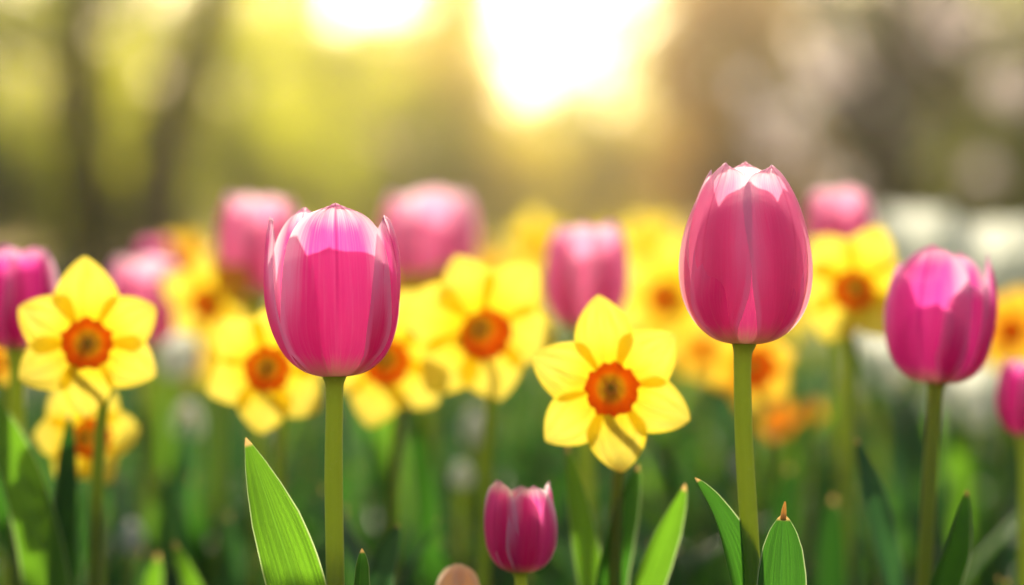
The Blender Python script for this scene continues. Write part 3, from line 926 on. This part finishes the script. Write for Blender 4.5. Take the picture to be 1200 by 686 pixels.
# ------------------------------------------------------------------ daffodils
daffodil('nearly sharp bright daffodil in front at the centre, orange cup facing the viewer', 716, 455, 97, 0.985, 0, mat='daff', hi=True, cor=.315, jit=0, leaves=0, stem_dx=4, wk=.37, petal_over={
    0: dict(ang=-22, L=1.02, w=.36), 1: dict(ang=41, L=1.0, w=.39), 2: dict(ang=98, L=1.14, w=.37, tw=.1), 3: dict(ang=158, L=1.03, w=.38, tw=.25), 4: dict(ang=219, L=1.02, w=.36, tw=-.3), 5: dict(ang=277, L=1.02, w=.38)})
daffodil('left front yellow daffodil with a ruffled red orange cup, above a lower one', 103, 402, 88, 1.03, 88, yaw=8, mat='daff', hi=True, cor=.33, jit=0, stem_dx=-12, wk=.36, petal_over={
    0: dict(ang=92, L=1.16, w=.42), 1: dict(ang=28, L=1.02, w=.40, tw=-.3), 2: dict(ang=-26, L=1.0, w=.38), 3: dict(ang=268, L=1.0, w=.36), 4: dict(ang=208, L=1.02, w=.40, tw=.3), 5: dict(ang=152, L=1.02, w=.42)})
daffodil('yellow daffodil touching the left edge of the focused left tulip', 313, 430, 80, 1.13, 80, yaw=-5, mat='daff', cor=.33)
daffodil('large yellow daffodil between the left focused tulip and the rose tulip', 562, 384, 98, 1.15, 50, yaw=6, mat='daff', cor=.31)
daffodil('yellow daffodil half hidden behind the right side of the left focused tulip', 452, 420, 84, 1.19, 75, mat='daff', cor=.33)
daffodil('low daffodil turned aside beneath the left front daffodil', 100, 512, 66, 1.15, 60, yaw=24, pit=0, mat='daff', cor=.36, cupd=1.1, stem_dx=-6, turn=False)
daffodil('golden daffodil behind, above the one left of the focused tulip', 248, 352, 62, 1.4, 95, yaw=-12, mat='daff', cor=.3)
daffodil('small orange gold daffodil far back at the left', 212, 306, 40, 1.8, 70, yaw=20, mat='daff_gold', cor=.34)
daffodil('yellow daffodil right beside the tall focused tulip', 1003, 336, 78, 1.24, 62, yaw=-8, mat='daff', cor=.31)
daffodil('hazy yellow daffodil left of the tall focused tulip', 785, 348, 72, 1.55, 85, mat='daff', cor=.3)
daffodil('orange yellow daffodil low behind the stem of the tall tulip', 880, 428, 56, 1.35, 80, yaw=15, pit=-15, mat='daff_gold', cor=.42, cupd=1.0)
daffodil('golden daffodil at the right edge behind the magenta tulip', 1186, 385, 54, 1.5, 70, yaw=-20, mat='daff_gold', cor=.32)
daffodil('faint yellow daffodil far back above the large yellow one', 628, 284, 40, 1.95, 95, mat='daff', cor=.28)
daffodil('faint yellow daffodil far back right of the rose tulip', 762, 290, 44, 2.1, 60, mat='daff', cor=.28)
daffodil('faint yellow daffodil low behind at the left, under the golden ones', 238, 420, 36, 1.75, 60, mat='daff', cor=.3)
daffodil('yellow daffodil just entering at the left edge', -4, 425, 30, 1.2, 60, mat='daff_gold', cor=.35)
daffodil('blurred yellow daffodil between the large daffodil and the hidden one', 505, 360, 52, 1.5, 70, mat='daff', cor=.28)
daffodil('faint golden daffodil far back behind the rose tulip', 712, 300, 38, 2.3, 70, mat='daff', cor=.28)
for q, (px, py, rp, d, lab) in enumerate([
    (590, 335, 40, 2.0, 'faint yellow daffodil far back just right of the large one'),
    (745, 385, 44, 1.8, 'soft yellow daffodil behind, between front daffodil and tall tulip'),
    (838, 300, 40, 2.2, 'faint yellow daffodil far back beside the tall tulip'),
    (822, 405, 46, 1.7, 'soft golden daffodil behind the lower left of the tall tulip'),
    (462, 335, 40, 1.9, 'soft yellow daffodil behind, just right of the left focused tulip'),
    (350, 372, 36, 1.8, 'soft yellow daffodil behind the rim of the left focused tulip'),
    (545, 300, 30, 2.6, 'very faint yellow daffodil far back above the large one'),
    (922, 360, 42, 1.7, 'soft yellow daffodil behind the right side of the tall tulip'),
    (655, 345, 36, 2.1, 'soft yellow daffodil behind the left side of the rose tulip')]):
    daffodil(lab, px, py, rp, d, 50 + 17 * q, mat='daff' if q % 3 else 'daff_gold', cor=.28)
daffodil('small orange daffodil low between the tall tulip and the right leaf', 912, 492, 26, 1.6, 70, yaw=30, pit=-25, mat='daff_orange', cor=.4, group='small orange daffodils')
daffodil('tiny orange daffodil beside the small low orange one', 950, 482, 17, 1.6, 40, yaw=-20, pit=-15, mat='daff_orange', cor=.4, group='small orange daffodils')

# ------------------------------------------------------------------ leaves standing between the flowers
def clump(label, x, y, leaves, group):
    t = thing('leaf_clump', label, 'leaves', (x, y, 0), group)
    for L in leaves:
        leaf_part(t, **L)
    return t
def hero_leaf(px, d, pts, hw, mat, **kw):
    return dict(pts=[P(a, b, d + (c if len(q) > 2 else 0)) for q in pts for a, b, c in [tuple(q) + (0,) * (3 - len(q))]], hw=hw, mat=mat, **kw)
WP = [(0, .6), (.5, 1.1), (.74, 1), (.84, .85), (.92, .55), (.97, .28), (1, .06)]
x = P(720, 686, 1.0)
clump('tulip leaves with brown tips rising under the front daffodil', x.x, 1.0, [
    hero_leaf(0, 1.02, [(700, 1350), (703, 900), (708, 720), (722, 630), (748, 544)], .0075, 'leaf', fold=.5, side=(1, .5, 0), wpos=WP),
    hero_leaf(0, 0.99, [(722, 1350), (728, 900), (738, 740), (765, 650), (803, 567)], .0080, 'leaf_bright', fold=.6, side=(1, .6, 0), wpos=WP),
    hero_leaf(0, 1.05, [(705, 1350), (706, 900), (700, 740), (685, 640), (664, 520)], .0062, 'leaf_bright', fold=.3, side=(1, .3, 0), wpos=WP),
], 'leaves between the flowers')
x = P(445, 686, 1.0)
clump('blue green leaf curling beside the left focused stem', x.x, 1.02, [
    hero_leaf(0, 1.03, [(425, 1350), (428, 900), (434, 740), (446, 660), (467, 614)], .0062, 'leaf_blue', fold=.5, side=(1, .5, 0), wpos=WP)], 'leaves between the flowers')
x = P(40, 686, 1.1)
clump('broad bright green leaves leaning at the left edge', x.x, 1.1, [
    hero_leaf(0, 1.08, [(75, 1300), (72, 900), (55, 690), (25, 560), (-30, 440)], .0095, 'leaf_bright', fold=.25, side=(1, .2, 0), wpos=WP),
    hero_leaf(0, 1.12, [(100, 1300), (70, 900), (48, 700), (10, 600), (-40, 520)], .0100, 'leaf', fold=.3, side=(1, .3, 0), wpos=WP),
], 'leaves between the flowers')
x = P(75, 686, 1.08)
clump('narrow dark upright leaf below the left front daffodil', x.x, 1.09, [
    hero_leaf(0, 1.09, [(72, 1300), (72, 900), (73, 700), (77, 580), (82, 482)], .0052, 'leaf_dark', fold=.3, side=(1, .2, 0), wpos=WP)], 'leaves between the flowers')

# protos of leaf clumps, then copies with their leaves
def make_proto(kind, nl, h0, h1, hw):
    t = thing('leaf_clump', 'x', 'leaves', (0, 0, 0), 'leaf clumps filling the bed')
    for i in range(nl):
        an = random.uniform(0, 6.28)
        o = Vector((math.cos(an), math.sin(an), 0))
        hh = random.uniform(h0, h1)
        reach = random.uniform(.02, .12) * (1.4 if kind == 'tulip' else 1)
        b0 = o * random.uniform(.004, .02)
        droop = random.uniform(0, .03)
        mt = random.choice({'tulip': ['leaf', 'leaf_blue', 'leaf', 'leaf_dark'], 'strap': ['leaf_dark', 'leaf_blue', 'leaf', 'leaf_dark', 'leaf_dark', 'leaf_bright']}[kind])
        leaf_part(t, [b0, b0 + o * reach * .2 + Vector((0, 0, hh * .4)), b0 + o * reach * .6 + Vector((0, 0, hh * .8)), b0 + o * reach * 1.3 + Vector((0, 0, hh - droop))],
                  hw * random.uniform(.6, 1.05), mt, .35, (-o.y, o.x, 0), 16, 5, .1, 'tulip' if kind == 'tulip' else 'strap', twist=random.uniform(-1, 1))
    return t
protos = [make_proto('tulip', 8, .16, .29, .013), make_proto('strap', 14, .18, .31, .0065), make_proto('tulip', 7, .14, .26, .015),
          make_proto('strap', 13, .20, .33, .007), make_proto('strap', 14, .14, .30, .006), make_proto('tulip', 8, .17, .31, .012)]
used = [False] * len(protos)
def place_clump(x, y, sc, rz, label, group):
    k = random.randrange(len(protos))
    p = protos[k]
    if not used[k]:
        r_ = p
        used[k] = True
    else:
        r_ = p.copy(); COL.objects.link(r_)
        for ch in [c for c in p.children]:
            c = ch.copy(); COL.objects.link(c); c.parent = r_
    r_.location = (x, y, 0); r_.rotation_euler = (0, 0, rz); r_.scale = (sc, sc, sc)
    r_['label'] = label; r_['group'] = group
rows = []
y = 1.16
while y < 4.1:
    half = y * .23 + .12
    stepx = .080 + .03 * (y - 1)
    x = -half
    while x < half:
        rows.append((x + random.uniform(-.03, .03), y + random.uniform(-.04, .04)))
        x += stepx
    y += .085 + .05 * (y - 1)
for x, y in rows:
    zone = 'near' if y < 1.6 else ('middle' if y < 2.6 else 'back')
    side = 'left' if x < -.04 * y else ('right' if x > .04 * y else 'centre')
    mx = np.interp(y, [1.1, 1.5, 2.5, 4], [.86, .98, 1.08, 1.15])
    place_clump(x, y, random.uniform(.78, 1.0) * mx, random.uniform(0, 6.28),
                'clump of green leaves without a flower, %s row, %s of the bed' % (zone, side), 'leaf clumps in the %s rows, %s of the bed' % (zone, side))
for k, p in enumerate(protos):
    if not used[k]:
        for ch in list(p.children): bpy.data.objects.remove(ch)
        bpy.data.objects.remove(p)
print('clumps', len(rows), 'objects', len(SC.objects))
